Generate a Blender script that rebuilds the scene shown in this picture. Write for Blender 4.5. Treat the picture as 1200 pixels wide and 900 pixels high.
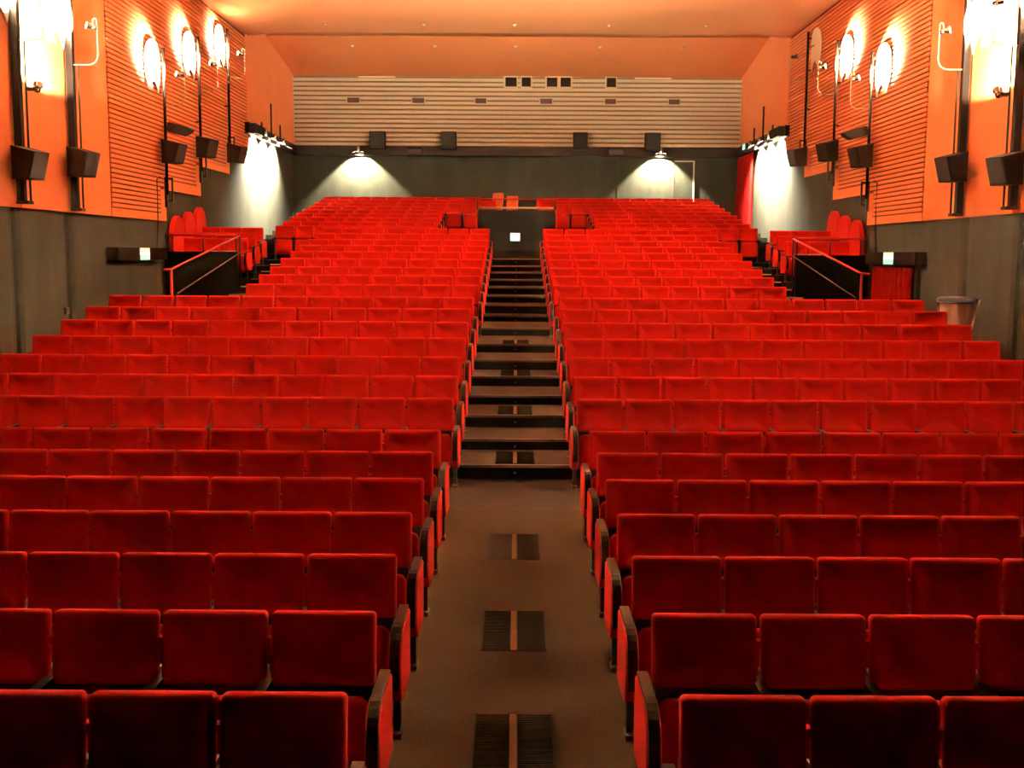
import bpy, bmesh, math, random
from math import pi, sin, cos, radians as R
from mathutils import Vector, Matrix
random.seed(7)
scn = bpy.context.scene
for o in list(bpy.data.objects): bpy.data.objects.remove(o)
col = scn.collection

# ------------------------------------------------------------------ camera
FPX = 1300.0                       # focal length in pixels of a 1200 px wide frame
pitch, yaw, roll = math.atan(152.5/FPX), math.atan(4/FPX), 0.006
d = Vector((-sin(yaw)*cos(pitch), cos(yaw)*cos(pitch), -sin(pitch)))
r0 = Vector((cos(yaw), sin(yaw), 0)); u0 = r0.cross(d)
r = r0*cos(roll) + u0*sin(roll); u = u0*cos(roll) - r0*sin(roll)
cd = bpy.data.cameras.new('camera'); cam = bpy.data.objects.new('camera', cd); col.objects.link(cam)
cam.matrix_world = Matrix(((r.x,u.x,-d.x,0),(r.y,u.y,-d.y,0),(r.z,u.z,-d.z,2.64),(0,0,0,1)))
cd.sensor_fit = 'HORIZONTAL'; cd.sensor_width = 36; cd.lens = 36*FPX/1200; cd.clip_end = 200
scn.camera = cam
# ------------------------------------------------------------------ world, exposure
w = bpy.data.worlds.new('world'); scn.world = w; w.use_nodes = True
w.node_tree.nodes['Background'].inputs[0].default_value = (0.0, 0.0, 0.0, 1)
w.node_tree.nodes['Background'].inputs[1].default_value = 0.0
vs = scn.view_settings
vs.view_transform = 'Standard'; vs.look = 'None'; vs.gamma = 1; vs.exposure = 3.0; vs.use_curve_mapping = False
# lamp powers (W) and colours of the lamps built below
P_WALL, P_LOW, P_SIDE, P_BACK, P_CEIL_FILL = 6600, 450, 1500, 420, 1700
WARM = (1.0, 0.78, 0.50); PALE = (1.0, 0.86, 0.58)

# ------------------------------------------------------------------ materials
def mat(name, base, rough=0.6, metal=0.0, emit=None, es=0.0, noise=0.0, scale=8.0, base2=None, bump=0.0, bscale=40.0, sheen=0.0, sheen_tint=None, stretch=None, spec=None):
    m = bpy.data.materials.new(name); m.use_nodes = True
    nt = m.node_tree; b = nt.nodes['Principled BSDF']
    b.inputs['Base Color'].default_value = (*base, 1); b.inputs['Roughness'].default_value = rough; b.inputs['Metallic'].default_value = metal
    if spec is not None: b.inputs['Specular IOR Level'].default_value = spec
    if emit: b.inputs['Emission Color'].default_value = (*emit, 1); b.inputs['Emission Strength'].default_value = es
    if sheen:
        b.inputs['Sheen Weight'].default_value = sheen; b.inputs['Sheen Roughness'].default_value = 0.35
        b.inputs['Sheen Tint'].default_value = (*(sheen_tint or (1,1,1)), 1)
    if noise or bump:
        tc = nt.nodes.new('ShaderNodeTexCoord'); mp = nt.nodes.new('ShaderNodeMapping')
        nt.links.new(tc.outputs['Object'], mp.inputs['Vector'])
        if stretch: mp.inputs['Scale'].default_value = stretch
    if noise:
        n = nt.nodes.new('ShaderNodeTexNoise'); n.inputs['Scale'].default_value = scale; n.inputs['Detail'].default_value = 5; n.inputs['Roughness'].default_value = 0.6
        nt.links.new(mp.outputs['Vector'], n.inputs['Vector'])
        rp = nt.nodes.new('ShaderNodeValToRGB')
        b2 = base2 or tuple(c*(1-noise) for c in base)
        rp.color_ramp.elements[0].position = 0.32; rp.color_ramp.elements[1].position = 0.68
        rp.color_ramp.elements[0].color = (*b2, 1); rp.color_ramp.elements[1].color = (*base, 1)
        nt.links.new(n.outputs['Fac'], rp.inputs['Fac']); nt.links.new(rp.outputs['Color'], b.inputs['Base Color'])
    if bump:
        n2 = nt.nodes.new('ShaderNodeTexNoise'); n2.inputs['Scale'].default_value = bscale; n2.inputs['Detail'].default_value = 3
        nt.links.new(mp.outputs['Vector'], n2.inputs['Vector'])
        bp = nt.nodes.new('ShaderNodeBump'); bp.inputs['Strength'].default_value = bump; bp.inputs['Distance'].default_value = 0.01
        nt.links.new(n2.outputs['Fac'], bp.inputs['Height']); nt.links.new(bp.outputs['Normal'], b.inputs['Normal'])
    return m
M = {}
M['velvet'] = mat('red_velvet', (0.50,0.011,0.004), 0.85, noise=0.10, scale=5, bump=0.15, bscale=220, sheen=0.45, sheen_tint=(1,0.10,0.05), spec=0.15)
M['red_panel'] = mat('red_upholstery', (0.58,0.018,0.007), 0.75, noise=0.10, scale=6, sheen=0.15, sheen_tint=(1,0.12,0.06), spec=0.2)
M['black'] = mat('black_plastic', (0.012,0.010,0.009), 0.42, bump=0.1, bscale=90)
M['arm'] = mat('black_lacquered_wood', (0.011,0.0075,0.005), 0.38, spec=0.10, noise=0.3, scale=12, stretch=(1,6,1))
M['dark_metal'] = mat('dark_metal', (0.035,0.028,0.024), 0.45, metal=0.6)
M['foot'] = mat('worn_steel', (0.12,0.10,0.08), 0.5, metal=0.8)
M['shell'] = mat('seat_back_shell', (0.02,0.012,0.010), 0.6)
M['carpet'] = mat('brown_carpet', (0.0150,0.0074,0.0038), 0.95, noise=0.35, scale=2.2, bump=0.4, bscale=160, spec=0.0)
M['carpet2'] = mat('scuffed_brown_floor', (0.0125,0.0053,0.0028), 0.85, noise=0.45, scale=3.5, bump=0.3, bscale=120, spec=0.02)
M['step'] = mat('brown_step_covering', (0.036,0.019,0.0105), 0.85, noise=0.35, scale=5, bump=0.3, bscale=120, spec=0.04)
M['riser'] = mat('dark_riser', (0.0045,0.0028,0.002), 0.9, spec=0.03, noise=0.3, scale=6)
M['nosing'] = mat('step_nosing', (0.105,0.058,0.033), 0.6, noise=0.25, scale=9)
M['terrace'] = mat('dark_terrace', (0.012,0.008,0.006), 0.9, spec=0.05, noise=0.3, scale=3)
M['grille'] = mat('dark_grille', (0.0065,0.0036,0.0025), 0.9, spec=0.0)
M['grille_bed'] = mat('black_grille_bed', (0.004,0.003,0.0025), 0.95, spec=0.0)
M['wood_strip'] = mat('orange_wood_strip', (0.095,0.036,0.012), 0.7, spec=0.05, noise=0.35, scale=14, stretch=(5,0.6,1))
M['orange'] = mat('orange_painted_panel', (0.86,0.310,0.130), 0.75, noise=0.05, scale=1.5, bump=0.12, bscale=60, spec=0.2)
M['slat'] = mat('orange_slats', (0.86,0.320,0.140), 0.7, noise=0.10, scale=3, stretch=(1,0.4,6), spec=0.2)
M['groove_shade'] = mat('groove_shade_backing', (0.22,0.040,0.014), 0.9, noise=0.2, scale=4)  # shade of the slat grooves put into a darker backing colour
M['ceiling'] = mat('peach_ceiling_paint', (0.90,0.430,0.215), 0.85, noise=0.05, scale=0.8, bump=0.06, bscale=30, spec=0.15)
M['concrete'] = mat('grey_brown_plaster', (0.042,0.043,0.032), 0.9, noise=0.35, scale=1.6, base2=(0.026,0.026,0.019), bump=0.35, bscale=26, stretch=(1,1,0.45), spec=0.2)
M['tan'] = mat('tan_acoustic_boards', (0.56,0.46,0.32), 0.65, noise=0.12, scale=2.5, stretch=(0.5,1,5), spec=0.25)
M['tan_back'] = mat('brown_acoustic_backing', (0.05,0.024,0.014), 0.9)
M['band'] = mat('dark_wood_band', (0.016,0.008,0.006), 0.45, spec=0.15, noise=0.4, scale=3, stretch=(1,1,6))
M['gloss_black'] = mat('gloss_black_panel', (0.003,0.0025,0.002), 0.5, noise=0.2, scale=3, spec=0.04)
M['matte_black'] = mat('matte_black_housing', (0.007,0.0035,0.0028), 0.95, spec=0.0)
M['vom'] = mat('black_brown_panel', (0.0055,0.0045,0.003), 0.8, spec=0.1, noise=0.3, scale=3)
M['vom2'] = mat('dark_lintel', (0.010,0.009,0.006), 0.8, spec=0.1)
M['speaker'] = mat('black_brown_cabinet', (0.010,0.006,0.005), 0.7, noise=0.2, scale=8, spec=0.12)
M['mesh'] = mat('speaker_cloth', (0.014,0.011,0.010), 0.8, bump=0.4, bscale=300)
M['white'] = mat('white_reflector', (0.86,0.82,0.72), 0.55, noise=0.03, scale=6)
M['cream'] = mat('cream_tube', (0.55,0.44,0.30), 0.4)
M['chrome'] = mat('polished_metal', (0.40,0.38,0.35), 0.22, metal=1.0)
M['bulb'] = mat('lamp_glass_lit', (1,0.9,0.8), 0.3, emit=(1,0.86,0.66), es=6)
M['bulb_off'] = mat('lamp_glass_unlit', (0.25,0.25,0.24), 0.2)
M['rail_red'] = mat('red_lacquered_rail', (0.48,0.026,0.012), 0.5, spec=0.2)
M['rail_brown'] = mat('brown_wood_rail', (0.045,0.018,0.010), 0.5, spec=0.2, noise=0.3, scale=10)
M['sign_white'] = mat('sign_lit_white', (0.9,0.9,0.9), 0.4, emit=(0.95,1.0,0.92), es=0.22)
M['sign_pink'] = mat('sign_lit_warm', (0.9,0.7,0.6), 0.4, emit=(1.0,0.62,0.42), es=0.14)
M['sign_green'] = mat('sign_lit_green', (0.2,0.7,0.5), 0.4, emit=(0.42,0.95,0.66), es=0.13)
M['curtain'] = mat('red_curtain_cloth', (0.24,0.006,0.005), 0.9, noise=0.2, scale=7, spec=0.05)
M['pane'] = mat('dark_glass', (0.004,0.004,0.005), 0.12)
M['vent'] = mat('brown_vent', (0.075,0.032,0.022), 0.6)
M['pale_trim'] = mat('pale_metal_trim', (0.80,0.62,0.48), 0.4, metal=0.2)
M['bag'] = mat('clear_plastic_bag', (0.95,0.80,0.72), 0.3, noise=0.25, scale=14, stretch=(5,5,0.6))
bb = M['bag'].node_tree.nodes['Principled BSDF']; bb.inputs['Alpha'].default_value = 0.72
M['litter'] = mat('crumpled_paper_litter', (0.80,0.66,0.46), 0.8, noise=0.6, scale=22)
M['lid'] = mat('blue_grey_lid', (0.035,0.045,0.075), 0.5, spec=0.2)
M['orange_seat'] = mat('orange_leatherette', (0.80,0.15,0.04), 0.5, noise=0.08, scale=6)
M['joint'] = mat('dark_joint', (0.035,0.026,0.018), 0.9)
M['pale_edge'] = mat('pale_door_edge', (0.55,0.50,0.40), 0.5)

# ------------------------------------------------------------------ mesh helpers
class MB:
    """collects shapes; build() links them as ONE mesh object"""
    def __init__(s): s.v=[]; s.f=[]; s.m=[]; s.sm=[]
    def add(s, vs, fs, mi=0, smooth=False, T=None):
        b = len(s.v)
        s.v += [tuple(T @ Vector(p)) if T is not None else tuple(p) for p in vs]
        s.f += [tuple(i+b for i in f) for f in fs]; s.m += [mi]*len(fs); s.sm += [smooth]*len(fs)
        return s
    def box(s, x0,x1,y0,y1,z0,z1, mi=0, T=None):
        vs=[(x0,y0,z0),(x1,y0,z0),(x1,y1,z0),(x0,y1,z0),(x0,y0,z1),(x1,y0,z1),(x1,y1,z1),(x0,y1,z1)]
        return s.add(vs,[(0,3,2,1),(4,5,6,7),(0,1,5,4),(1,2,6,5),(2,3,7,6),(3,0,4,7)],mi,False,T)
    def prism(s, poly, axis, a0, a1, mi=0, T=None):
        """poly in the plane across axis, extruded a0..a1; axis x: poly=(y,z), y: (x,z), z: (x,y)"""
        def P(p,a): return (a,p[0],p[1]) if axis=='x' else (p[0],a,p[1]) if axis=='y' else (p[0],p[1],a)
        n=len(poly); vs=[P(p,a0) for p in poly]+[P(p,a1) for p in poly]
        fs=[tuple(range(n)), tuple(range(2*n-1,n-1,-1))]+[(i+n,(i+1)%n+n,(i+1)%n,i) for i in range(n)]
        return s.add(vs,fs,mi,False,T)
    def tube(s, pts, rad, n=8, mi=0, T=None, rads=None):
        pts=[Vector(p) for p in pts]; vs=[]; fs=[]
        for i,p in enumerate(pts):
            t=(pts[min(i+1,len(pts)-1)]-pts[max(i-1,0)]).normalized()
            a=t.cross(Vector((0,0,1)));
            if a.length<1e-3: a=t.cross(Vector((0,1,0)))
            a.normalize(); b=t.cross(a); rr=rads[i] if rads else rad
            vs+=[tuple(p+(a*cos(2*pi*k/n)+b*sin(2*pi*k/n))*rr) for k in range(n)]
        for i in range(len(pts)-1):
            fs+=[(i*n+k,i*n+(k+1)%n,(i+1)*n+(k+1)%n,(i+1)*n+k) for k in range(n)]
        fs+=[tuple(range(n-1,-1,-1)), tuple((len(pts)-1)*n+k for k in range(n))]
        return s.add(vs,fs,mi,True,T)
    def loft(s, rings, mi=0, T=None, caps=True):
        n=len(rings[0]); vs=[p for rg in rings for p in rg]; fs=[]
        for i in range(len(rings)-1):
            fs+=[(i*n+k,i*n+(k+1)%n,(i+1)*n+(k+1)%n,(i+1)*n+k) for k in range(n)]
        if caps: fs+=[tuple(range(n-1,-1,-1)), tuple((len(rings)-1)*n+k for k in range(n))]
        return s.add(vs,fs,mi,True,T)
    def mesh(s, name, mats):
        me=bpy.data.meshes.new(name); me.from_pydata(s.v,[],s.f)
        for m in (mats if isinstance(mats,(list,tuple)) else [mats]): me.materials.append(m)
        me.polygons.foreach_set('material_index', s.m); me.polygons.foreach_set('use_smooth', s.sm)
        bm=bmesh.new(); bm.from_mesh(me); bmesh.ops.recalc_face_normals(bm, faces=bm.faces); bm.to_mesh(me); bm.free()
        me.update(); return me
    def build(s, name, mats, parent=None, loc=None, **kw):
        return link(name, s.mesh(name,mats), parent, loc, **kw)
def link(name, me, parent=None, loc=None, rot=None, **kw):
    o=bpy.data.objects.new(name, me); col.objects.link(o)
    if parent: o.parent=parent
    if loc: o.location=loc
    if rot: o.rotation_euler=rot
    for k,v in kw.items(): o[k]=v
    return o
def thing(name, label, cat, loc=(0,0,0), group=None, rot=None):
    o=bpy.data.objects.new(name,None); o.empty_display_size=0.1; col.objects.link(o); o.location=loc
    if rot: o.rotation_euler=rot
    o['label']=label; o['category']=cat
    if group: o['group']=group
    return o
def tag(o,label,cat,group=None):
    o['label']=label; o['category']=cat
    if group: o['group']=group
    return o
def rrect(w,h,rad,n=5):
    """rounded rectangle outline centred on 0, list of (x,z), 4*n points"""
    out=[]
    for cx,cz,a0 in ((w/2-rad,h/2-rad,0),(-w/2+rad,h/2-rad,pi/2),(-w/2+rad,-h/2+rad,pi),(w/2-rad,-h/2+rad,3*pi/2)):
        for k in range(n):
            a=a0+pi/2*k/(n-1); out.append((cx+rad*cos(a), cz+rad*sin(a)))
    return out
def pad(w,h,t,rad,hollow=0.02,curve=0.5,dip=0.0,n=5):
    """upholstered cushion standing in xz, front towards -y at y=0, back at y=t"""
    rings=[]
    for ins,y in ((0.035,t),(0.006,t-0.004),(0.0,t-0.015),(0.0,0.022),(0.005,0.008),(0.016,0.001),(0.034,0.0),(0.075,hollow*0.45),(0.13,hollow*0.85)):
        ww,hh=w-2*ins,h-2*ins
        rings.append([(x,y,z) for x,z in rrect(ww,hh,max(rad-ins*0.6,0.012),n)])
    f=lambda p:(p[0], p[1]-curve*p[0]**2+ (0.3*hollow*max(0,-p[2]/h)*(1-abs(p[0])/(w/2)) if p[1]<t*0.5 else 0), p[2]-dip*(1-(2*p[0]/w)**2)*(0.5+p[2]/h))
    rings=[[f(p) for p in rg] for rg in rings]
    return rings

# ------------------------------------------------------------------ room shell
W=7.7
ROWS={}
ZT=[0.879,0.910,0.938,0.962,1.000,1.031,1.063,1.080,1.220,1.360,1.525,1.681,1.824,1.958,2.082,2.231,2.372,2.530,2.680,2.822,2.962,3.118,3.272]
for n in range(1,24):
    Y=4.296+0.935*(n-1) if n<8 else 12.0+0.945*(n-8) if n<15 else 20.15+(n-15)
    ROWS[n]=(Y,ZT[n-1])
for k in range(9): ROWS[24+k]=(30.1+0.97*k, 3.365+0.1455*k)
H_SEAT=0.92
FL={n:ROWS[n][1]-H_SEAT for n in ROWS}
def ground(y):  # sloping front floor
    return -0.10+0.0325*(y-2.4) if y<10.6 else 0.167
floor=bpy.data.objects.new('floor',None); col.objects.link(floor); floor['kind']='structure'
mb=MB()
mb.prism([(-3,-0.6),(10.55,-0.6),(10.55,ground(10.55)),(-3,ground(-3))],'x',-W,W)
mb.build('carpet',M['carpet'],floor)
MB().box(-W,W,10.55,12.15,-0.6,0.165).build('cross_aisle',M['carpet2'],floor)
# aisle stairs: one step per row
nose={9:(12.05,0.325),10:(13.0,0.455),11:(13.9,0.61),12:(14.9,0.735),13:(15.95,0.88),14:(16.85,1.03),15:(18.15,1.17),16:(20.0,1.31),17:(21.9,1.425),18:(22.75,1.60),19:(23.85,1.745),20:(24.75,1.90),21:(25.95,2.04),22:(26.85,2.195),23:(27.9,2.34),24:(28.75,2.52)}
ns=sorted(nose)
prevz=0.165
for i,n in enumerate(ns):
    y0,z0=nose[n]; y1=nose[ns[i+1]][0] if n<24 else 29.2
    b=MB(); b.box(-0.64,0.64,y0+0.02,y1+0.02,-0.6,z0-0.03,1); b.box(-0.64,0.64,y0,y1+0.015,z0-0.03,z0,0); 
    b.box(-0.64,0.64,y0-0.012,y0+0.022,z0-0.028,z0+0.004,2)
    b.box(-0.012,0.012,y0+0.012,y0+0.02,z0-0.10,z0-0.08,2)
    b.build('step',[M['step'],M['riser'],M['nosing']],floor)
# terraces carrying the rows, left and right of the aisle
def terr(x0,x1,y0,y1,z0,z1):
    for s in (-1,1):
        a,b_=sorted((s*x0,s*x1)); MB().box(a,b_,y0,y1,z0,z1).build('terrace',M['terrace'],floor)
terr(0.64,W,12.15,12.22,-0.6,FL[8])
for n in range(8,15):
    y0=ROWS[n][0]-0.78 if n>8 else 12.0; y1=ROWS[n+1][0]-0.78 if n<14 else 18.0
    if n==8: y0=12.151
    terr(0.64,W,y0,y1,-0.6,FL[n])
terr(0.64,6.05,18.0,ROWS[16][0]-0.8,-0.6,FL[15])
terr(6.05,W,18.0,24.42,-0.6,0.33)
for n in range(16,24):
    y0=ROWS[n][0]-0.8; y1=ROWS[n+1][0]-0.8 if n<23 else 28.7
    terr(0.64,6.05,y0,y1,-0.6,FL[n])
for n in range(16,25):
    yn=(ROWS[n][0]-0.8) if n<24 else 28.7
    for s in (-1,1): MB().box(*sorted((s*4.98,s*6.03)),yn-0.012,yn+0.03,FL[n]-0.02,FL[n]+0.004).build('nosing',M['pale_edge'],floor)
GAL=[(25.45,2.965),(26.25,3.10),(27.0,3.24)]
for k,(y,zt) in enumerate(GAL):
    terr(6.05,W,24.55 if k==0 else y-0.6,GAL[k+1][0]-0.6 if k<2 else 28.7,-0.6,zt-H_SEAT)
terr(1.12,W,28.7,ROWS[24][0]-0.62+0.0,-0.6,FL[24])
for n in range(24,33):
    y0=ROWS[n][0]-0.62; y1=ROWS[n+1][0]-0.62 if n<32 else 39.05
    terr(1.12,W,y0,y1,-0.6,FL[n])
# rear vomitory: pit, parapet wall and lintel
MB().box(-1.12,1.12,29.2,33.0,-0.6,0.6).build('terrace',M['vom'],floor)
vw=bpy.data.objects.new('wall_vomitory',None); col.objects.link(vw); vw['kind']='structure'
MB().box(-1.12,1.12,33.0,33.12,2.98,3.92).build('panel',M['vom'],vw)
MB().box(-1.12,1.12,32.97,33.15,2.74,2.98).build('lintel',M['vom2'],vw)
for s in (-1,1):
    MB().box(*sorted((s*1.06,s*1.12)),29.3,33.0,FL[24],2.75).build('cheek',M['vom'],vw)
MB().box(-1.12,1.12,33.15,39.05,-0.6,3.45).build('terrace',M['terrace'],floor)

def wall_side(side):
    s=-1 if side=='left' else 1
    root=bpy.data.objects.new('wall_'+side,None); col.objects.link(root); root['kind']='structure'
    def B(x0,x1,*a): return (*sorted((s*x0,s*x1)),*a)
    # plaster wall in panels with rounded recessed joints below the poles
    ys=[-3.0,10.9,13.05,15.2,17.3,19.38,21.9,24.4,39.2]
    for i in range(len(ys)-1):
        a,b_=ys[i],ys[i+1]; b=MB()
        g=0.16 if b_ in (17.3,19.38,15.2,13.05,10.9) else 0.0; g0=0.10 if a in (17.3,19.38,15.2,13.05,10.9) else 0.0
        poly=[(a,8.2),(a,7.86)]
        if g0: poly+=[(a+g0,7.86),(a+g0+0.02,7.80),(a+g0+0.10,7.76)]
        else: poly+=[(a,7.76)]
        if g: poly+=[(b_-g-0.10,7.76),(b_-g-0.03,7.78),(b_-g,7.82),(b_-g,7.86)]
        else: poly+=[(b_,7.76)]
        poly+=[(b_,7.86),(b_,8.2)]
        b.prism([(s*p[1],p[0]) for p in poly],'z',-0.6,8.3)
        b.build('plaster_panel',M['concrete'],root)
    # orange cladding: plain sheets, then stepped slatted sheets
    MB().box(*B(7.70,7.76,-3,5.5,3.31,8.76)).build('unseen_dark_sheet',M['terrace'],root)  # unseen wall stretch, coloured dark to keep bounce off the front seats
    for a,b_ in ((5.5,17.2),(17.46,19.3),(19.56,21.25)):
        MB().box(*B(7.70,7.76,a,b_,3.31,8.76)).build('orange_sheet',M['orange'],root)
    for a in (17.2,19.3): MB().box(*B(7.72,7.76,a,a+0.26,3.31,8.76)).build('orange_sheet',M['orange'],root)
    MB().box(*B(7.715,7.76,21.25,21.33,3.31,8.76)).build('orange_sheet',M['orange'],root)
    st=[(21.33,24.65,3.31),(24.65,27.4,3.99),(27.4,30.2,4.72),(30.2,32.4,5.42)]
    for i,(a,b_,z) in enumerate(st):
        MB().box(*B(7.735,7.76,a,b_,z,8.76)).build('backing',M['groove_shade'],root)
        MB().box(*B(7.70,7.735,a,b_,z,z+0.16)).build('frame_rail',M['orange'],root)
        if i<3:
            MB().box(*B(7.70,7.735,b_-0.36,b_,z+0.16,st[i+1][2])).build('frame_stile',M['orange'],root)
    MB().box(*B(7.70,7.735,32.3,32.4,5.58,8.76)).build('frame_stile',M['orange'],root)
    b=MB(); z=3.50
    while z<8.70:
        e=21.38; lim=[24.29,27.04,29.84,32.3]
        for k,(a,b_,zb) in enumerate(st):
            if z>=zb+0.17: yend=lim[k] if (k<3 and z<st[k+1][2]) else (lim[k] if k==3 else b_)
        # where the next step already runs at this height the slat carries on
        ye=lim[0]
        for k in (1,2,3):
            if z>=st[k][2]+0.095: ye=lim[k]
            elif z>=st[k][2]: ye=st[k][0]
        b.box(*B(7.702,7.735,e,ye,z,min(z+0.060,8.74)))
        z+=0.093
    b.build('slats',M['slat'],root,kind='stuff')
    # plain orange wall to the back corner, band below it
    MB().box(*B(7.70,7.76,32.4,39.1,6.30,9.3)).build('orange_sheet',M['orange'],root)
    b=MB(); b.box(*B(7.58,7.76,32.0,38.95,6.0,6.30)); b.build('band',M['band'],root)
    return root
wall_side('left'); wall_side('right')
# ceiling: coved at the side walls, crease and slope down to the back wall
b=MB()
prof=[(-8.0,8.735),(-7.7,8.735),(-7.45,8.74),(-7.15,8.79),(-6.85,8.88),(-6.5,9.0),(-6.1,9.09),(-5.6,9.14),(-5.0,9.15)]
prof=prof+[(0,9.15)]+[(-x,z) for x,z in reversed(prof)]
ys=[7.0,31.6,32.6,33.4,34.3,35.0]
vs=[];n=len(prof)
for y in ys:
    t=min(max((y-32.2)/2.3,0),1); t=t*t*(3-2*t)
    vs+=[(x,y,z+(9.15-z)*t+0.10*max(0,min(1,(y-31.6)/3.4))) for x,z in prof]
fs=[(j*n+i,j*n+i+1,(j+1)*n+i+1,(j+1)*n+i) for j in range(len(ys)-1) for i in range(n-1)]
b.add(vs,fs,0,False)
for k in range(len(b.sm)): b.sm[k]=True
ce=b.build('ceiling',M['ceiling'],kind='structure')
MB().prism([(35.0,9.25),(39.2,8.66),(39.2,8.9),(35.0,9.5)],'x',-8.0,8.0).build('slope',M['orange'],ce)
MB().box(-8.0,8.0,-3.0,7.0,8.74,9.3).build('unseen_dark_end',M['terrace'],ce)  # unseen ceiling end, darkened so less light reaches the front seat faces
sol=ce.modifiers.new('thickness','SOLIDIFY'); sol.thickness=0.25; sol.offset=1
# back wall
wb=bpy.data.objects.new('wall_back',None); col.objects.link(wb); wb['kind']='structure'
MB().box(-8.2,8.2,39.05,39.5,-0.6,6.0).build('plaster_panel',M['concrete'],wb)
MB().box(-8.2,8.2,39.10,39.5,6.0,9.6).build('backing',M['tan_back'],wb)
b=MB(); z=6.33
while z<8.62:
    b.box(-7.7,7.7,38.95,39.02,z,min(z+0.090,8.70)); z+=0.155
b.build('boards',M['tan'],wb,kind='stuff')
b=MB(); x=-7.69
while x<7.68:
    b.box(x,x+0.024,39.02,39.05,6.30,8.70); x+=0.0685
b.build('battens',M['tan'],wb,kind='stuff')
MB().box(-7.58,7.58,38.80,39.10,5.98,6.30).build('band',M['band'],wb)
# dark joints and doors in the back wall
for x in (-6.9,):
    pass
def door(nm,x0,x1,z1,zb=3.55,pale=None):
    d=bpy.data.objects.new(nm,None); col.objects.link(d); d['kind']='structure'
    MB().box(x0,x1,39.00,39.06,zb,z1).build('door_leaf',M['concrete'],d)
    MB().box(x0-0.05,x0,38.985,39.06,zb,z1+0.04).build('door_frame',M['joint'],d)
    MB().box(x1,x1+0.05,38.985,39.06,zb,z1+0.04).build('door_frame',M['pale_edge'] if pale else M['joint'],d)
    MB().box(x0,x1,38.985,39.06,z1,z1+0.04).build('door_frame',M['pale_edge'] if pale else M['joint'],d)
door('door_1',2.86,3.48,5.92); door('door_2',5.45,6.10,5.83,pale=True)
wf=MB().box(-8.2,8.2,-3.3,-3.0,-0.6,9.5).build('wall_front',M['terrace'],kind='structure')
# projection ports
for i,(x0,x1) in enumerate(((-0.41,-0.02),(0.15,0.46),(1.01,1.37),(1.48,1.83),(3.06,3.38))):
    wn=bpy.data.objects.new('window_%d'%(i+1),None); col.objects.link(wn); wn['kind']='structure'
    z0,z1=8.33,8.64
    b=MB(); t=0.045
    b.box(x0-t,x0,38.91,39.06,z0-t,z1+t); b.box(x1,x1+t,38.91,39.06,z0-t,z1+t); b.box(x0,x1,38.91,39.06,z0-t,z0); b.box(x0,x1,38.91,39.06,z1,z1+t)
    b.build('window_frame',M['tan'],wn); MB().box(x0,x1,38.935,39.05,z0,z1).build('pane',M['pane'],wn)

# ------------------------------------------------------------------ seats
C_=0.53
tilt=Matrix.Rotation(R(-9),4,'X')
def seat_meshes():
    g={}
    b=MB(); b.loft(pad(0.507,0.36,0.075,0.027,hollow=0.034,curve=0.42,dip=0.016),T=Matrix.Translation((0,-0.028,0.74))@tilt); g['backrest']=b.mesh('backrest',M['velvet'])
    b=MB(); b.loft(pad(0.455,0.40,0.095,0.05,hollow=-0.012,curve=0.0),T=Matrix.Translation((0,-0.215,0.345))@Matrix.Rotation(R(-6),4,'X')); g['seat']=b.mesh('seat',M['velvet'])
    b=MB(); b.box(-0.235,0.235,-0.055,-0.01,0.30,0.60); b.box(-0.245,0.245,-0.01,0.075,0.22,0.62); g['back_support']=b.mesh('back_support',M['shell'])
    b=MB(); b.prism([(0.02,0.575),(0.02,0.60),(-0.30,0.605),(-0.335,0.59),(-0.34,0.56),(-0.30,0.555)],'x',-0.026,0.026); g['armrest']=b.mesh('armrest',M['arm'])
    b=MB(); b.box(-0.016,0.016,-0.10,0.03,0.0,0.575); b.box(-0.03,0.03,-0.16,0.06,0.0,0.02); b.box(-0.016,0.016,-0.26,-0.10,0.50,0.56); g['leg']=b.mesh('leg',M['dark_metal'])
    b=MB(); b.box(-0.022,0.022,-0.012,0.035,0.745,0.785); g['side_bracket']=b.mesh('side_bracket',M['velvet'])
    # aisle end: red padded side panel, black wrap-round armrest, leg with foot plate
    LZ=lambda q_:[(y,0.19+(z-0.19)*0.885) for y,z in q_]
    prof=[(0.05,0.635),(-0.30,0.645),(-0.38,0.625),(-0.435,0.57),(-0.462,0.48),(-0.466,0.40),(-0.45,0.31),(-0.415,0.235),(-0.36,0.20),(-0.25,0.19),(0.05,0.19)]; prof=LZ(prof)
    b=MB()
    def shrink(k): return [(y+(-0.2-y)*k, z+(0.42-z)*k) for y,z in prof]
    b.loft([[(x,y,z) for y,z in shrink(k)] for x,k in ((-0.036,0.05),(-0.030,0.0),(0.030,0.0),(0.036,0.05))]); g['end_panel']=b.mesh('end_panel',M['red_panel'])
    for f in g['end_panel'].polygons: f.use_smooth=False
    b=MB(); pr=prof[:7]; 
    outer=LZ([(0.05,0.66),(-0.28,0.668),(-0.345,0.662),(-0.395,0.642),(-0.43,0.612),(-0.456,0.575),(-0.475,0.525),(-0.484,0.47),(-0.486,0.40),(-0.472,0.315)])
    poly=LZ([(0.05,0.60)])+outer+LZ([(-0.43,0.32),(-0.44,0.40),(-0.43,0.50),(-0.40,0.57),(-0.30,0.60)])
    b.prism(poly,'x',-0.026,0.026); g['end_armrest']=b.mesh('armrest',M['arm'])
    b=MB(); b.box(-0.018,0.018,-0.375,-0.32,0.03,0.22); g['end_leg']=b.mesh('leg',M['black'])
    b=MB(); b.box(-0.026,0.026,-0.415,-0.30,0.0,0.030); b.tube([(0,-0.395,0.028),(0,-0.395,0.038)],0.010,6); g['foot_plate']=b.mesh('foot_plate',M['foot'])
    return g
G=seat_meshes()
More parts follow.
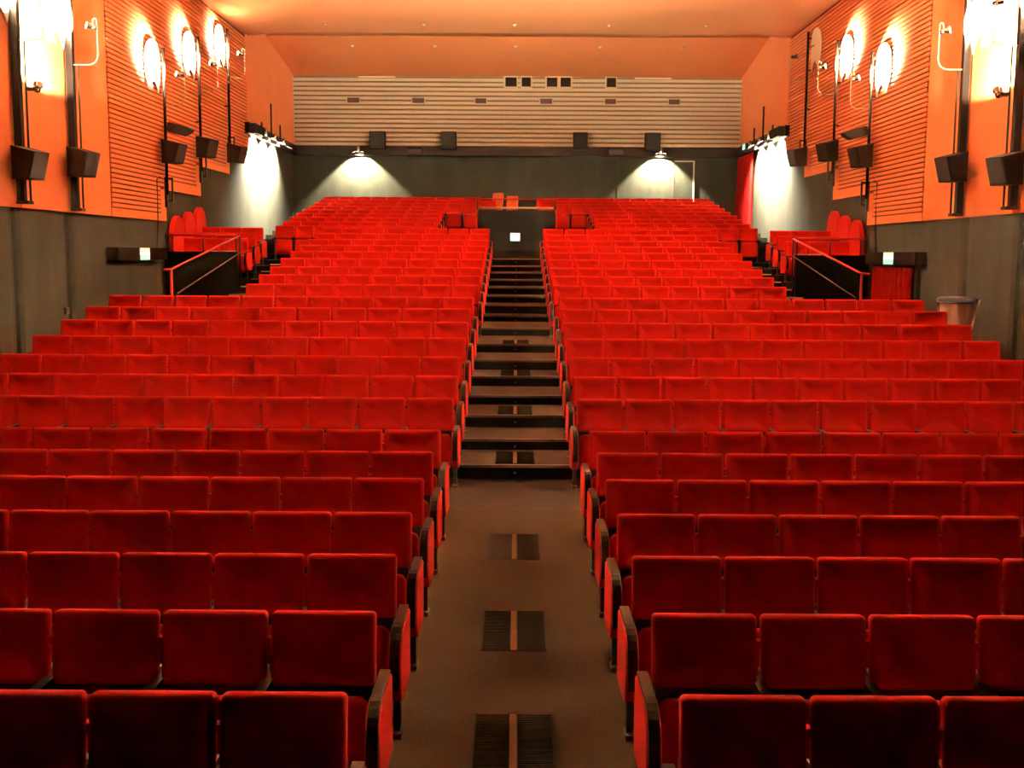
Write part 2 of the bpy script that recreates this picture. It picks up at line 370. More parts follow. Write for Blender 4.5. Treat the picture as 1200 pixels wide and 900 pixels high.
ORD=['first','second','third','fourth','fifth','sixth','seventh','eighth','ninth','tenth','eleventh','twelfth','thirteenth','fourteenth','fifteenth','sixteenth','seventeenth','eighteenth']
protos={}
def seat_x(c): return 0.66+C_*c+0.265           # c = 0 is the seat on the aisle
def proto(kind):
    """kind: (side sign, aisle end?, outer end?) - the first seat of each kind is built, the others copied"""
    s,end,outer=kind
    t=thing('cinema_seat','red seat','seat')
    link('backrest',G['backrest'],t); link('seat',G['seat'],t); link('back_support',G['back_support'],t)
    link('armrest',G['armrest'],t,(s*0.265,0,0)); link('leg',G['leg'],t,(s*0.265,0,0)); link('side_bracket',G['side_bracket'],t,(s*0.265,0,0))
    if end:
        link('end_panel',G['end_panel'],t,(-s*0.290,0,0)); link('armrest',G['end_armrest'],t,(-s*0.290,0,0))
        lg=link('leg',G['end_leg'],t,(-s*0.290,0,0)); link('foot_plate',G['foot_plate'],lg)
    return t
def copy_tree(o):
    c=o.copy(); col.objects.link(c)
    for ch in list(o.children):
        d_=ch.copy(); col.objects.link(d_); d_.parent=c
        for gch in list(ch.children):
            e=gch.copy(); col.objects.link(e); e.parent=d_
    return c
def place_seat(n,s,c):
    kind=(s,c==0,False)
    if kind not in protos: o=protos[kind]=proto(kind)
    else: o=copy_tree(protos[kind])
    if c==(10 if n<15 else 7):        # nothing to join on the outer side
        for ch in list(o.children):
            if ch.name.startswith('side_bracket'): bpy.data.objects.remove(ch)
    Y,zt=ROWS[n]; o.location=(s*seat_x(c),Y,FL[n])
    side='left' if s<0 else 'right'
    if c==0: o['label']='red velvet tip-up seat with end panel, %s row from the front, %s of the aisle'%(ORD[n-1],side)
    else: o['label']='red velvet tip-up seat, %s row from the front, %s seat %s of the aisle'%(ORD[n-1],ORD[c],side)
    o['category']='seat'; o['group']='red velvet seats in the stepped rows'
NVIS={1:3,2:4,3:5,4:6,5:6,6:7,7:8}
rest=MB()
VEL=[M['velvet'],M['red_panel'],M['shell'],M['arm'],M['dark_metal'],M['black'],M['foot']]
def stuff_seat(x,y,z,s,end=False,full=True):
    T=Matrix.Translation((x,y,z))
    def put(me,mi,dx=0):
        rest.add([v.co+Vector((dx,0,0)) for v in me.vertices],[tuple(p.vertices) for p in me.polygons],mi,False,T)
        for k,p in enumerate(me.polygons): rest.sm[len(rest.sm)-len(me.polygons)+k]=p.use_smooth
    put(G['backrest'],0); put(G['seat'],0); put(G['back_support'],2); put(G['armrest'],3,s*0.265); put(G['leg'],4,s*0.265)
    if end: put(G['end_panel'],1,-s*0.290); put(G['end_armrest'],3,-s*0.290); put(G['end_leg'],5,-s*0.290); put(G['foot_plate'],6,-s*0.290)
for n in range(1,19):
    cols=11 if n<15 else 8
    for s in (-1,1):
        for c in range(cols):
            if n>=8 or c<NVIS[n]: place_seat(n,s,c)
            else: stuff_seat(s*seat_x(c),ROWS[n][0],FL[n],s)
for n in range(19,33):
    for s in (-1,1):
        for c in range(11):
            if n<24 and c>7: continue
            if 24<=n<30 and c<3: continue
            if n==30 and c<1: continue
            if n==32 and s<0 and c<1: continue
            if n==31 and s<0 and False: continue
            stuff_seat(s*seat_x(c),ROWS[n][0],FL[n],s,end=(c==0 or (24<=n<30 and c==3)))
for s in (-1,1):
    for y,zt in GAL:
        for c in range(3): stuff_seat(s*(6.36+0.515*c),y,zt-H_SEAT,s,end=(c==0))
ro=rest.build('seat_rows',VEL,kind='stuff'); tag(ro,'red seats of the far upper rows and side blocks','seats')

# two loose orange seats behind the rear railing
for x,dz,rz,lab in ((-0.64,0.10,-0.5,'bright orange loose seat behind the rear railing, the taller left one'),(-0.15,0.0,-0.2,'bright orange loose seat behind the rear railing, the lower right one')):
    t=thing('loose_seat',lab,'seat',(x,36.9,3.45),rot=(0,0,rz),group='loose orange seats')
    b=MB(); b.loft(pad(0.38,0.62+dz,0.09,0.05,hollow=0.02,curve=0.2),T=Matrix.Translation((0,0.0,0.78+dz/2))@tilt); b.build('backrest',M['orange_seat'],t)
    b=MB(); b.loft(pad(0.44,0.42,0.10,0.05,hollow=0.0,curve=0.0),T=Matrix.Translation((0,-0.08,0.50))@Matrix.Rotation(R(90),4,'X')); b.build('seat',M['orange_seat'],t)
    for px in (-0.18,0.18):
        for py in (-0.25,0.04): MB().box(px-0.015,px+0.015,py-0.015,py+0.015,0.0,0.45).build('leg',M['dark_metal'],t)

# ------------------------------------------------------------------ floor grilles
def grille(x,y0,y1,z0,z1,label):
    t=thing('floor_grille',label,'grille',(x,(y0+y1)/2,(z0+z1)/2),group='pairs of floor grilles in the aisle')
    L=y1-y0; a=math.atan2(z1-z0,L); T=Matrix.Rotation(a,4,'X')
    for sx in (-0.118,0.118):
        MB().box(sx-0.096,sx+0.096,-L/2,L/2,0.001,0.004,T=T).build('grille_plate',M['grille_bed'],t)
        b=MB(); k=int(L/0.022)
        for i in range(k):
            yy=-L/2+(i+0.25)*L/k; b.box(sx-0.092,sx+0.092,yy,yy+0.011,0.004,0.010,T=T)
        b.build('bars',M['grille'],t,kind='stuff')
    MB().box(-0.020,0.020,-L/2,L/2,0.001,0.007,T=T).build('centre_strip',M['wood_strip'],t)
    b=MB(); e=0.222
    b.box(-e,-e+0.005,-L/2-0.008,L/2+0.008,0.001,0.006,T=T); b.box(e-0.005,e,-L/2-0.008,L/2+0.008,0.001,0.006,T=T)
    b.box(-e,e,-L/2-0.010,-L/2-0.004,0.001,0.005,T=T); b.box(-e,e,L/2+0.004,L/2+0.010,0.001,0.005,T=T)
    b.build('frame',M['grille'],t)
for y0,y1,lab in ((5.36,6.08,'pair of dark ribbed floor grilles nearest the front of the aisle'),(7.03,7.76,'pair of dark ribbed floor grilles, second from the front of the aisle'),(8.99,9.72,'pair of dark ribbed floor grilles farthest back on the sloping aisle floor')):
    grille(0.0,y0,y1,ground(y0)+0.001,ground(y1)+0.001,lab)
for n,lab in ((9,'dark floor grilles set in the lowest aisle step'),(11,'dark floor grilles set in the third aisle step from below'),(13,'dark floor grilles set in the fifth aisle step from below'),(15,'dark floor grilles set in the long seventh aisle step')):
    y,z=nose[n]; 
    if n==15: grille(0.0,y+0.07,y+0.77,z+0.001,z+0.001,lab)
    else: grille(0.0,y+0.08,y+0.78,z+0.001,z+0.001,lab)

# ------------------------------------------------------------------ wall lamps on poles, with arm, spot head and leaf reflector
def spot(name,frm,to,power,colr,size,blend,parent=None,rad=0.04):
    l=bpy.data.lights.new(name,'SPOT'); l.energy=power; l.color=colr; l.spot_size=R(size); l.spot_blend=blend; l.shadow_soft_size=rad
    o=bpy.data.objects.new(name,l); col.objects.link(o)
    m=Matrix.Translation(frm)@(Vector(to)-Vector(frm)).to_track_quat('-Z','Y').to_matrix().to_4x4()
    if parent: o.parent=parent; m=Matrix.Translation(-Vector(parent.location))@m
    o.matrix_basis=m
    return o
def head(parent,frm,to,lit=True,rad=0.062,name='lamp_head'):
    """spot head as a flared can with fins, lens as a sub-part; coordinates relative to parent"""
    dirn=(Vector(to)-Vector(frm)).normalized(); T=Matrix.Translation(frm)@dirn.to_track_quat('Z','Y').to_matrix().to_4x4()
    b=MB(); 
    b.tube([(0,0,-0.12),(0,0,-0.10),(0,0,-0.03),(0,0,0.05),(0,0,0.055)],0,14,T=T,rads=[rad*0.35,rad*0.55,rad*0.62,rad*1.05,rad*1.05])
    b.tube([(0,0,-0.075),(0,0,-0.065)],rad*0.8,14,T=T); b.tube([(0,0,-0.05),(0,0,-0.04)],rad*0.8,14,T=T)
    h=b.build(name,M['chrome'] if lit else M['dark_metal'],parent)
    b=MB(); b.tube([(0,0,0.045),(0,0,0.060)],rad*0.88,14,T=T); b.build('lens',M['bulb'] if lit else M['bulb_off'],h)
    return h
def leaf():
    """leaf-shaped reflector with two pointed lobes, in the (s,t) plane, folded along its middle"""
    right=[(0.0,1.06),(0.12,1.03),(0.20,0.95),(0.25,0.82),(0.275,0.64),(0.27,0.44),(0.245,0.25),(0.20,0.08),(0.165,0.0),(0.12,0.10),(0.05,0.20),(0.0,0.24)]
    out=[]
    for sg in (-1,1):
        vs=[]; n=len(right)
        for dz in (0.0,0.012):
            vs+=[(sg*s_*1.8, (-0.035*(s_/0.27)**2)+dz, t_) for s_,t_ in right]
        fs=[tuple(range(n)),tuple(range(2*n-1,n-1,-1))]+[(i,(i+1)%n,(i+1)%n+n,i+n) for i in range(n)]
        out.append((vs,fs))
    return out
LEAF=leaf()
def pole_lamp(side,Y,zbase,zarm,ztop,thick,lit,which,aimz=0.76,pw=1.0):
    s=-1 if side=='left' else 1
    X=7.63 if thick else 7.59; X0=s*X
    t=thing('pole_lamp','%s, %s wall'%(which,side),'lamp',(X0,Y,zbase),group='pole lamps along the side walls')
    q=lambda ax,y,z:(s*ax-X0,y-Y,z-zbase)
    b=MB()
    if thick:
        b.box(*sorted((s*7.57-X0,s*7.685-X0)),-0.055,0.055,0.0,ztop-zbase); b.build('pole',M['speaker'],t)
        b=MB(); b.tube([q(7.53,Y+0.09,zbase+0.02),q(7.53,Y+0.09,zarm)],0.017,8); b.build('conduit',M['dark_metal'],t)
        MB().box(*sorted((s*7.50-X0,s*7.69-X0)),-0.07,0.12,0.0,0.05).build('foot_block',M['dark_metal'],t)
    else:
        b.tube([q(X,Y,zbase+0.25),q(X,Y,ztop)],0.033,10); b.build('pole',M['speaker'],t)
        for zz in (1.4,2.4,3.2):
            if zbase+zz<ztop: MB().box(*sorted((s*7.60-X0,s*7.70-X0)),-0.015,0.015,zz,zz+0.03).build('bracket',M['dark_metal'],t)
        b=MB(); b.box(*sorted((s*7.58-X0,s*7.64-X0)),-0.03,0.03,-0.02,0.63); b.box(*sorted((s*7.48-X0,s*7.55-X0)),-0.03,0.03,0.10,0.14); b.box(*sorted((s*7.46-X0,s*7.49-X0)),-0.03,0.03,0.10,0.60); b.box(*sorted((s*7.46-X0,s*7.60-X0)),-0.03,0.03,0.58,0.62)
        b.build('foot_bracket',M['dark_metal'],t)
    # curved arm
    pts=[q(X,Y,zarm),q(7.32,Y,zarm)]
    for k in range(1,7):
        a=pi/2*k/6; pts.append(q(7.32-0.17*sin(a),Y,zarm+0.17*(1-cos(a))))
    pts+=[q(7.15,Y,zarm+0.45),q(7.15,Y,zarm+0.72)]
    for k in range(1,7):
        a=pi*k/6; pts.append(q(7.15+0.035*(1-cos(a)),Y,zarm+0.72+0.05*sin(a)))
    pts.append(q(7.22,Y,zarm+0.66))
    b=MB(); b.tube(pts,0.008,8); b.build('arm',M['cream'],t)
    lp=Vector((s*7.27,Y,zarm+0.64)); tg=Vector((s*7.69,Y-0.24,zarm+aimz))
    o=Vector(t.location); b=MB(); b.tube([q(7.15,Y,zarm+0.63),q(7.24,Y,zarm+0.63)],0.016,8); b.build('joint',M['dark_metal'],t)
    head(t,lp-o,tg-o,lit)
    # reflector: hangs from the pole, turned half towards the room
    ang=math.atan2(-0.55,0.18)
    ctr=Vector((s*7.655,Y-0.47,zarm+0.22))-o
    ux=Vector((s*0.05,-0.995,0)).normalized(); uy=Vector((-s*0.995,-0.05,0)).normalized()
    lean=0.0; ut=Vector((s*sin(lean),0,cos(lean))); uy=Vector((-s*cos(lean),0,sin(lean)))
    ux=Vector((0,-1,0)); T=Matrix(((ux.x,uy.x,ut.x,ctr.x),(ux.y,uy.y,ut.y,ctr.y),(ux.z,uy.z,ut.z,ctr.z),(0,0,0,1)))
    for vs_,fs_ in LEAF:
        b=MB(); b.add(vs_,fs_,0,False,T); b.build('reflector',M['white'],t)
    b=MB(); b.tube([q(X,Y,zarm+0.85),ctr+ut*0.63],0.012,6); b.build('reflector_stay',M['dark_metal'],t)
    if lit:
        spot('lamp_light',lp+(tg-lp).normalized()*0.075,tg,P_WALL*pw,WARM,100,1.0,t,rad=0.05)
    return t
NM=['thick black pole lamp with curved cream arm nearest the front','thick black pole lamp with curved cream arm, second from the front','thin black pole lamp with leaf reflector, first on the slatted boards','thin black pole lamp with leaf reflector, second on the slatted boards','thin black pole lamp with leaf reflector, farthest back on the slats']
NM=['thick black pole lamp with curved cream arm beside the foremost plaster panel','thick black pole lamp with curved cream arm, third from the stage']+NM if False else NM
LAMPS=[(17.30,3.36,5.82,7.6,True),(19.40,3.33,5.80,7.6,True),(24.40,3.62,5.78,6.98,False),(27.10,4.32,6.46,7.72,False),(29.85,5.05,7.17,8.44,False)]
for side in ('left','right'):
    for k,(Y,zb,za,zt,th) in enumerate(LAMPS):
        lit=not (side=='right' and k==4)
        pole_lamp(side,Y,zb,za,zt,th,lit,NM[k]+(', unlit' if not lit else ''),0.70 if k==4 else 0.74)
for side in ('left','right'):
    for k,Y in enumerate((6.60,8.75,10.9,13.05,15.20)):  # lit pole lamps added out of frame to brighten the seats
        pole_lamp(side,Y,3.36,5.80,7.6,True,True,'added unseen thick black pole lamp with curved arm, %s pole from the screen'%ORD[k],pw=(1.0,2.2,2.6,2.3,1.8)[k])
# low spotlight clamped to the front pole on each side
for s,side in ((-1,'left'),(1,'right')):
    t=thing('clamp_spotlight','small chrome spotlight clamped low on the front pole of the %s wall'%side,'spotlight',(s*7.46,17.3,5.10))
    head(t,(-s*0.10,0.10,0.04),(s*0.10,1.2,1.0),True,0.075)
    MB().box(*sorted((s*0.03,-s*0.12)),-0.03,0.09,-0.03,0.02).build('clamp',M['dark_metal'],t)
    spot('lamp_light',(s*7.36,17.46,5.20),(s*7.72,18.45,6.10),P_LOW,WARM,84,0.3,t)
# unseen spotlights added on the poles nearer the screen to brighten the rear ceiling
for s,side in ((-1,'left'),(1,'right')):
    for Y,k in ((13.05,'fourth'),(15.2,'fifth')):
        t=thing('clamp_spotlight','small added fill spotlight on the %s pole from the screen, turned up, %s wall'%(k,side),'spotlight',(s*7.42,Y,5.10))
        head(t,(-s*0.12,0.12,0.10),(-s*7.42,27-Y,11.6-5.1),True,0.075)
        MB().box(*sorted((s*0.10,-s*0.12)),-0.03,0.09,-0.03,0.03).build('clamp',M['dark_metal'],t)
        spot('lamp_light',(s*7.27,Y+0.24,5.27),(0,28.5,11.0),P_CEIL_FILL,WARM,44,1.0,t)
# ------------------------------------------------------------------ loudspeakers
def wedge(parent,wd,s):
    """cabinet, tapering to the bottom: side outline in (out from the wall, height)"""
    out=[(0.0,0.0),(0.30,-0.01),(0.415,0.40),(0.0,0.50)]
    b=MB(); n=4
    b.prism([(-s*p[0],p[1]) for p in out],'y',-wd/2,wd/2); b.build('cabinet',M['speaker'],parent)
    b=MB(); a0=Vector((0.315,0.02)); a1=Vector((0.425,0.385))
    b.prism([(-s*a0.x,a0.y),(-s*(a0.x+0.012),a0.y),(-s*(a1.x+0.012),a1.y),(-s*a1.x,a1.y)],'y',-wd/2+0.02,wd/2-0.02); b.build('grille',M['mesh'],parent)
    MB().box(*sorted((0.0,s*0.07)),-0.04,0.04,0.15,0.35).build('bracket',M['dark_metal'],parent)
SP=[(17.10,3.72),(19.20,3.90),(24.30,4.53),(27.00,4.88),(29.75,4.98)]
SN=['black wedge loudspeaker on the front thick pole','black wedge loudspeaker on the second thick pole','black wedge loudspeaker on the first slatted-board pole','black wedge loudspeaker on the second slatted-board pole','black wedge loudspeaker on the rearmost pole']
for s,side in ((-1,'left'),(1,'right')):
    for k,(Y,z) in enumerate(SP):
        t=thing('loudspeaker','%s of the %s wall'%(SN[k],side),'speaker',(s*7.55,Y,z),group='loudspeakers along the side walls',rot=(0,0,s*(0.55 if k==3 else 0.35)))
        wedge(t,0.34,s)
    t=thing('flood_lamp','flat black flood fixture above the first slatted-board speaker of the %s wall'%side,'lamp',(s*7.50,24.4,5.20))
    b=MB(); b.prism([(0.0,0.0),(-s*0.30,-0.07),(-s*0.42,-0.02),(-s*0.50,0.05),(-s*0.42,0.10),(-s*0.05,0.20),(0,0.20)],'y',-0.14,0.14); b.build('housing',M['speaker'],t)
    MB().box(*sorted((0,s*0.06)),-0.03,0.03,0.03,0.15).build('bracket',M['dark_metal'],t)
    # cable from the pole foot down to the exit box
    c=MB().tube([(s*7.62,24.25,4.20),(s*7.66,24.12,4.24),(s*7.68,24.0,4.18),(s*7.68,24.0,3.5),(s*7.70,24.05,3.25),(s*7.74,24.05,2.70)],0.011,6).build('cable',M['black'])
    tag(c,'black cable running from pole foot down to exit sign box on %s wall'%side,'cable')
BS=['leftmost black square loudspeaker low on the tan back wall','second black square loudspeaker from left on tan back wall','third black square loudspeaker from left on tan back wall','rightmost black square loudspeaker low on the tan back wall']
for (x0,x1),lab in zip(((-5.02,-4.50),(-2.57,-2.07),(1.93,2.41),(4.38,4.89)),BS):
    t=thing('loudspeaker',lab,'speaker',((x0+x1)/2,38.69,6.18),group='loudspeakers on the back wall')
    wd=x1-x0
    b=MB(); b.prism([(0.11,0.0),(0.11,0.58),(-0.24,0.58),(-0.18,0.0)],'x',-wd/2,wd/2); b.build('cabinet',M['speaker'],t)
    b=MB(); b.prism([(-0.19,0.02),(-0.18,0.02),(-0.24,0.56),(-0.25,0.56)],'x',-wd/2+0.02,wd/2-0.02); b.build('grille',M['mesh'],t)
    MB().box(-0.05,0.05,0.10,0.255,0.2,0.4).build('bracket',M['dark_metal'],t)
for i,(x0,x1) in enumerate(((-5.83,-5.42),(-3.60,-3.19),(-1.44,-1.06),(0.79,1.20),(3.01,3.39),(5.20,5.58))):
    t=thing('vent_slot','small brown vent slot, %s from the left in the tan back wall'%ORD[i],'vent',((x0+x1)/2,38.96,7.85),group='vent slots in the back wall')
    h=(x1-x0)/2; b=MB(); e=0.03
    b.box(-h-e,h+e,-0.03,0.01,0.085,0.085+e); b.box(-h-e,h+e,-0.03,0.01,-0.085-e,-0.085); b.box(-h-e,-h,-0.03,0.01,-0.085,0.085); b.box(h,h+e,-0.03,0.01,-0.085,0.085)
    b.build('frame',M['tan'],t); MB().box(-h,h,-0.012,0.01,-0.085,0.085).build('cover',M['vent'],t)
for (x0,x1),sd in zip(((-5.44,-4.18),(4.02,5.27)),('left','right')):
    o=MB().box(x0,x1,38.90,38.965,8.61,8.655).build('light_trim',M['pale_trim']); tag(o,'thin pale strip fixture at top of the back wall, %s one'%sd,'fixture')
for (x0,x1),sd in zip(((-3.72,-3.26),(3.18,3.62)),('left','right')):
    t=thing('flood_lamp','dark unlit floodlight on the wood band, %s half of the back wall'%sd,'lamp',((x0+x1)/2,38.80,6.02),group='dark floodlights on the band')
    h=(x1-x0)/2
    b=MB(); b.prism([(0.0,0.02),(0.0,0.2),(-0.16,0.22),(-0.22,0.16),(-0.22,0.0)],'x',-h,h); b.build('housing',M['black'],t)
    MB().box(-h-0.015,-h,-0.16,0.02,0.08,0.13).build('bracket',M['dark_metal'],t); MB().box(h,h+0.015,-0.16,0.02,0.08,0.13).build('bracket',M['dark_metal'],t)
# ------------------------------------------------------------------ chrome downlights on the band
def ring_spot(t,frm,to,rad=0.10):
    h=head(t,frm,to,True,rad)
    dirn=(Vector(to)-Vector(frm)).normalized(); T=Matrix.Translation(frm)@dirn.to_track_quat('Z','Y').to_matrix().to_4x4()
    b=MB(); b.tube([(0.20*cos(a),0.20*sin(a)-0.12,0.08) for a in [2*pi*k/20 for k in range(16)]],0.018,6,T=T); b.build('reflector_ring',M['chrome'],t)
for x,sd in ((-5.42,'left'),(4.92,'right')):
    t=thing('band_spotlight','chrome spotlight on the wood band washing the back wall, %s one'%sd,'spotlight',(x,38.72,6.12))
    ring_spot(t,(0,-0.12,0.03),(0,0.08,-0.5))
    MB().box(-0.03,0.03,-0.10,0.09,-0.02,0.02).build('clamp',M['dark_metal'],t)
    spot('lamp_light',(x,38.60,6.03),(x,39.05,5.25),P_BACK,PALE,108,0.25,t)
for s,side in ((-1,'left'),(1,'right')):
    for k,(Y,zt,lab) in enumerate(((33.3,6.45,'nearest'),(34.6,7.15,'middle'),(35.9,6.65,'rearmost'))):
        t=thing('hanging_spotlight','chrome spotlight on black rod, %s of three on the %s wall band'%(lab,side),'spotlight',(s*7.42,Y,6.12),group='spotlights on the side bands')
        b=MB(); b.tube([(s*0.10,0,0.0),(s*0.10,0,zt-6.12)],0.028,8); b.build('rod',M['rail_brown'],t)
        ring_spot(t,(0,0,0.02),(s*0.30,0,-0.6),0.085)
        MB().box(*sorted((s*0.02,s*0.18)),-0.025,0.025,-0.01,0.04).build('clamp',M['dark_metal'],t)
        spot('lamp_light',(s*7.47,Y,6.02),(s*7.76,Y-0.03,5.64),P_SIDE*(1.0,1.0,0.8)[k],PALE,132,0.8,t)
    t=thing('band_end_box','black box ending the wood band beside the slats, %s wall'%side,'box',(s*7.485,32.7,5.98))
    b=MB(); b.box(-0.085,0.085,-0.62,0.50,0.03,0.29); b.build('case',M['speaker'],t); MB().box(-0.09,0.09,-0.64,-0.62,0.02,0.30).build('end_cap',M['black'],t)
# ------------------------------------------------------------------ gallery fronts, stairs rails, padded arches, exit boxes
for s,side in ((-1,'left'),(1,'right')):
    g=MB().box(*sorted((s*6.12,s*W)),24.42,24.55,-0.6,2.65).build('wall_gallery_'+side,M['gloss_black'],kind='structure')
    t=thing('handrail','red stair handrail rising to the black gallery front on the %s side'%side,'handrail',(s*6.05,19.5,1.2))
    x=0.0
    P0=(0,0.0,1.13); P1=(0,4.95,1.80)
    b=MB(); b.tube([(s*0.10,-0.06,1.13),(0,0.05,1.135),P1],0.020,8); b.build('top_rail',M['rail_red'],t)
    b=MB(); b.tube([(0,0.35,0.70),(0,4.95,1.43)],0.012,8); b.build('mid_rail',M['rail_brown'],t)
    MB().tube([(0,0.03,-0.05),(0,0.03,1.12)],0.024,8).build('post',M['rail_red'],t)
    MB().tube([(0,4.95,0.7),(0,4.95,1.80)],0.022,8).build('post',M['dark_metal'],t)
    t=thing('gallery_rail','thin dark red guard rail on top of the %s black gallery front'%side,'railing',(s*6.12,24.50,2.65))
    b=MB(); b.tube([(0,0,0.36),(s*1.58,0,0.36)],0.024,8); b.build('top_rail',M['rail_red'],t)
    for xx in (0.03,0.75,1.42): MB().tube([(s*xx,0,0),(s*xx,0,0.36)],0.016,8).build('post',M['dark_metal'],t)
    b=MB()
    for k in range(5): MB().box(*sorted((s*(0.03+0.11*k),s*(0.11+0.11*k))),-0.07,0.0,0.001,0.02).build('cleat',M['pale_edge'],t)
    for k,(yc,zt) in enumerate(((25.12,3.44),(26.02,3.57),(26.92,3.71))):
        poly=[]
        for j in range(13):
            a=pi*j/12; poly.append((0.42*cos(a)*(1-0.0), 0.46*sin(a)))
        zb=-0.85
        poly=[(0.455,zb),(0.455,-0.15)]+[(0.44*cos(pi*j/14)*(1.0 if True else 1),0.50*sin(pi*j/14)) for j in range(15)]+[(-0.455,-0.15),(-0.455,zb)]
        b=MB(); b.prism(poly,'x',-0.05,0.05)
        o=b.build('padded_arch',M['red_panel'],None,(s*7.62,yc,zt-0.50))
        tag(o,'round-topped red padded panel on the %s wall, %s and %s of three'%(side,('nearest','middle','farthest')[k],('lowest','middle in height','tallest')[k]) if k!=1 else 'round-topped red padded panel on the %s wall, middle one of three'%side,'panel','red arched panels above the side blocks')
    t=thing('exit_sign','long dark box with small lit green and white exit sign on the %s wall'%side,'sign',(s*7.62,22.58,2.47))
    MB().box(*sorted((-s*0.10,s*0.12)),-1.50,1.50,0.0,0.25).build('housing',M['matte_black'],t)
    xf=sorted((-s*0.10,-s*0.112))
    pn=MB().box(*xf,-0.28,0.28,0.005,0.11).build('lit_panel',M['sign_green'],t); MB().box(*xf,-0.28,0.28,0.11,0.165).build('lit_band',M['sign_white'],pn); MB().box(*xf,-0.28,0.28,0.165,0.245).build('lit_edge',M['sign_pink'],pn)
# central exit sign
t=thing('exit_sign','bright white lit exit sign on dark panel at the top of the aisle','sign',(-0.035,32.97,3.0))
MB().box(-0.15,0.15,-0.03,0.03,0.005,0.26).build('housing',M['black'],t)
pn=MB().box(-0.14,0.14,-0.04,-0.03,0.05,0.235).build('lit_panel',M['sign_white'],t)
MB().box(-0.14,0.14,-0.04,-0.03,0.235,0.25).build('lit_edge',M['sign_pink'],pn); MB().box(-0.14,0.14,-0.04,-0.03,0.012,0.05).build('lit_band',M['sign_green'],pn)
# rear railing over the vomitory
t=thing('rear_railing','red and pale guard rail above the dark rear exit panel','railing',(0,33.06,3.92))
b=MB(); b.tube([(-1.13,0,0.06),(1.09,0,0.06)],0.030,8); b.build('lower_rail',M['pale_edge'],t)
b=MB(); b.tube([(-1.16,0,0.32),(1.12,0,0.32)],0.020,8); b.build('top_rail',M['rail_red'],t)
for s in (-1,1):
    MB().tube([(s*1.15,-0.02,-0.9),(s*1.15,-0.02,0.32)],0.022,8).build('post',M['dark_metal'],t)
    b=MB(); b.tube([(s*1.15,-0.6,-0.16),(s*1.42,-0.6,-0.16)],0.022,8); b.tube([(s*1.15,-0.6,-0.16),(s*1.15,-0.6,-1.0)],0.020,8); b.tube([(s*1.15,-0.02,0.0),(s*1.15,-0.6,-0.16)],0.018,8); b.build('side_rail',M['rail_red'],t)
# ------------------------------------------------------------------ curtains
def curtain(name,label,s,y0,y1,z0,z1,folds,amp,xw):
    b=MB(); nx=folds*8; nz=4; vs=[]
    for side in (0,1):
        for j in range(nz+1):
            for i in range(nx+1):
                f=i/nx; a=2*pi*folds*f+0.6*sin(5*f)
                x=s*(xw-0.02-amp*(0.6+0.4*(1-j/nz))*(1+sin(a))-(0.008 if side else 0))
                vs.append((x,y0+(y1-y0)*f,z0+(z1-z0)*j/nz))
    m=(nx+1)*(nz+1); fs=[]
    for side in (0,1):
        for j in range(nz):
            for i in range(nx):
                q_=[side*m+j*(nx+1)+i,side*m+j*(nx+1)+i+1,side*m+(j+1)*(nx+1)+i+1,side*m+(j+1)*(nx+1)+i]
                fs.append(tuple(q_ if side==0 else q_[::-1]))
    b.add(vs,fs,0,True)
    t=thing(name,label,'curtain',(0,0,0)); b.build('cloth',M['curtain'],t)
    MB().tube([(s*(xw-0.06),y0-0.05,z1+0.02),(s*(xw-0.06),y1+0.05,z1+0.02)],0.018,8).build('rod',M['dark_metal'],t)
    return t
curtain('curtain','dark red pleated curtain under the exit sign box on the right wall',1,21.6,24.0,0.36,2.42,9,0.09,7.74)
MB().box(7.69,7.76,21.40,21.54,0.33,2.47).build('trim_1',M['black'],kind='structure')
curtain('curtain','tall red curtain in the rear right corner beside the lit wall',1,36.5,38.85,2.7,5.95,7,0.12,7.74)
t=thing('corner_sign','small greenish lit sign on the band above the rear corner curtain','sign',(7.55,37.3,6.10))
MB().box(-0.06,0.04,-0.22,0.22,-0.02,0.20).build('housing',M['black'],t); MB().box(-0.068,-0.06,-0.20,0.20,0.0,0.18).build('lit_panel',M['sign_green'],t)
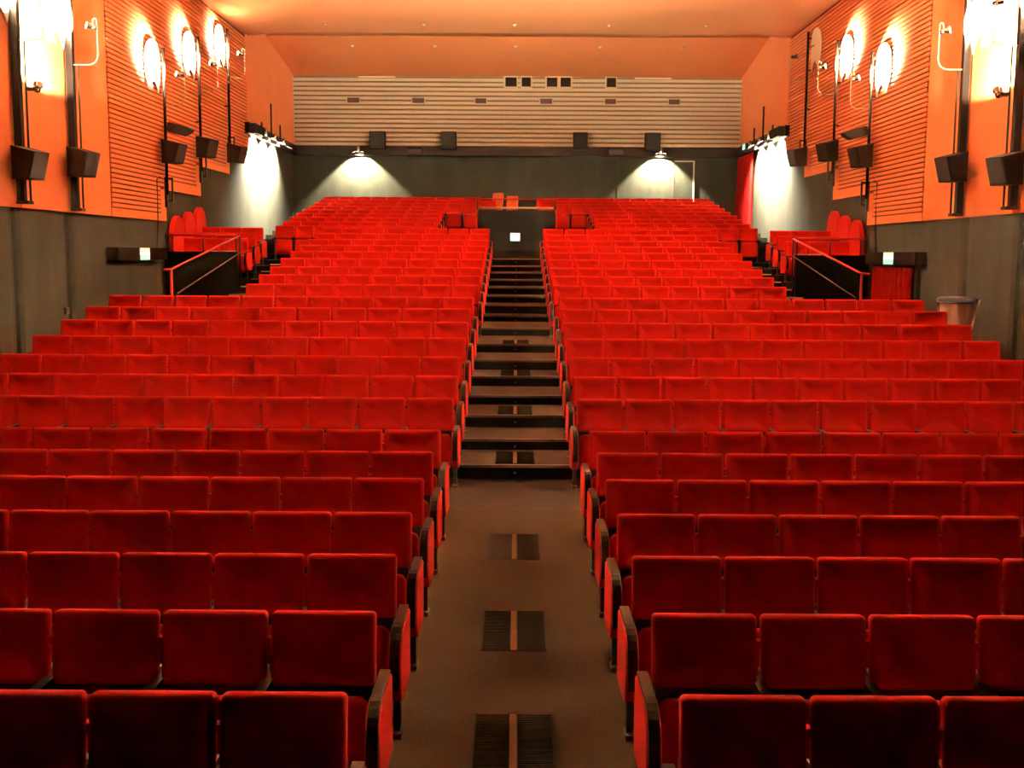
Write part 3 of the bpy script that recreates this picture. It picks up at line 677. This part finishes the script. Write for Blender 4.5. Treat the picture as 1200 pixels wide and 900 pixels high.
# ------------------------------------------------------------------ litter bag stand by the right wall
t=thing('bag_stand','clear rubbish bag hanging in a ring stand with blue-grey lid by right wall','bin',(6.84,17.25,FL[14]))
def ringp(rr,z,n=20,wob=0.0): return [((rr+wob*sin(5*2*pi*k/n+z*9)+wob*0.6*sin(9*2*pi*k/n))*cos(2*pi*k/n),(rr+wob*sin(5*2*pi*k/n+z*9))*sin(2*pi*k/n),z) for k in range(n)]
b=MB(); b.loft([ringp(0.05,0.14),ringp(0.17,0.16,wob=0.015),ringp(0.205,0.32,wob=0.022),ringp(0.215,0.52,wob=0.016),ringp(0.235,0.70,wob=0.012),ringp(0.255,0.88,wob=0.006),ringp(0.27,0.915)],caps=False); b.build('bag',M['bag'],t)
b=MB()
for k in range(26):
    a=random.uniform(0,6.28); rr=random.uniform(0,0.13); z=random.uniform(0.25,0.72); rd=random.uniform(0.035,0.065)
    c0=Vector((rr*cos(a),rr*sin(a),z)); rings=[]
    for th in (0.3,0.9,1.57,2.2,2.8):
        rings.append([tuple(c0+Vector((cos(2*pi*j/7)*sin(th),sin(2*pi*j/7)*sin(th),cos(th)))*rd*random.uniform(0.75,1.2)) for j in range(7)])
    b.loft(rings)
b.build('litter',M['litter'],t,kind='stuff')
b=MB(); b.loft([ringp(0.29,0.905),ringp(0.305,0.915),ringp(0.305,0.95),ringp(0.27,0.975),ringp(0.10,0.985)]); b.build('lid',M['lid'],t)
b=MB(); b.loft([ringp(0.285,0.885),ringp(0.30,0.885),ringp(0.30,0.905),ringp(0.285,0.905)]); b.build('ring',M['chrome'],t)
MB().tube([(0.33,-0.05,0.93),(0.10,-0.33,0.50),(-0.10,-0.36,0.0)],0.014,8).build('strut',M['pale_trim'],t)
for a in (0.5,2.6): MB().tube([(0.28*cos(a),0.28*sin(a),0.9),(0.25*cos(a),0.25*sin(a),0.0)],0.012,8).build('leg',M['chrome'],t)
# wall socket on the left wall
t=thing('socket_box','small black box low on the left plaster wall above the seats','box',(-7.76,19.1,1.62)); MB().box(0,0.05,-0.07,0.07,-0.06,0.06).build('case',M['black'],t); MB().box(0.05,0.056,-0.04,0.04,-0.03,0.03).build('cover',M['dark_metal'],t)
# ------------------------------------------------------------------ ceiling fittings
for row,(yy,zz,xs) in enumerate(((32.85,9.17,(-5.53,-2.68,-0.09,2.62,5.41)),(35.9,9.12,(-5.2,-2.6,-0.05,2.6,5.2)))):
    for i,x in enumerate(xs):
        t=thing('ceiling_fitting','small round ceiling fitting, %s from left, %s the ceiling crease'%(ORD[i],'in front of' if row==0 else 'behind'),'fitting',(x,yy,zz+0.012),group='round ceiling fittings')
        MB().tube([(0,0,-0.012),(0,0,0.0)],0.085,12).build('collar',M['cream'],t); MB().tube([(0,0,-0.045),(0,0,-0.012)],0.045,10).build('nozzle',M['pale_trim'],t)
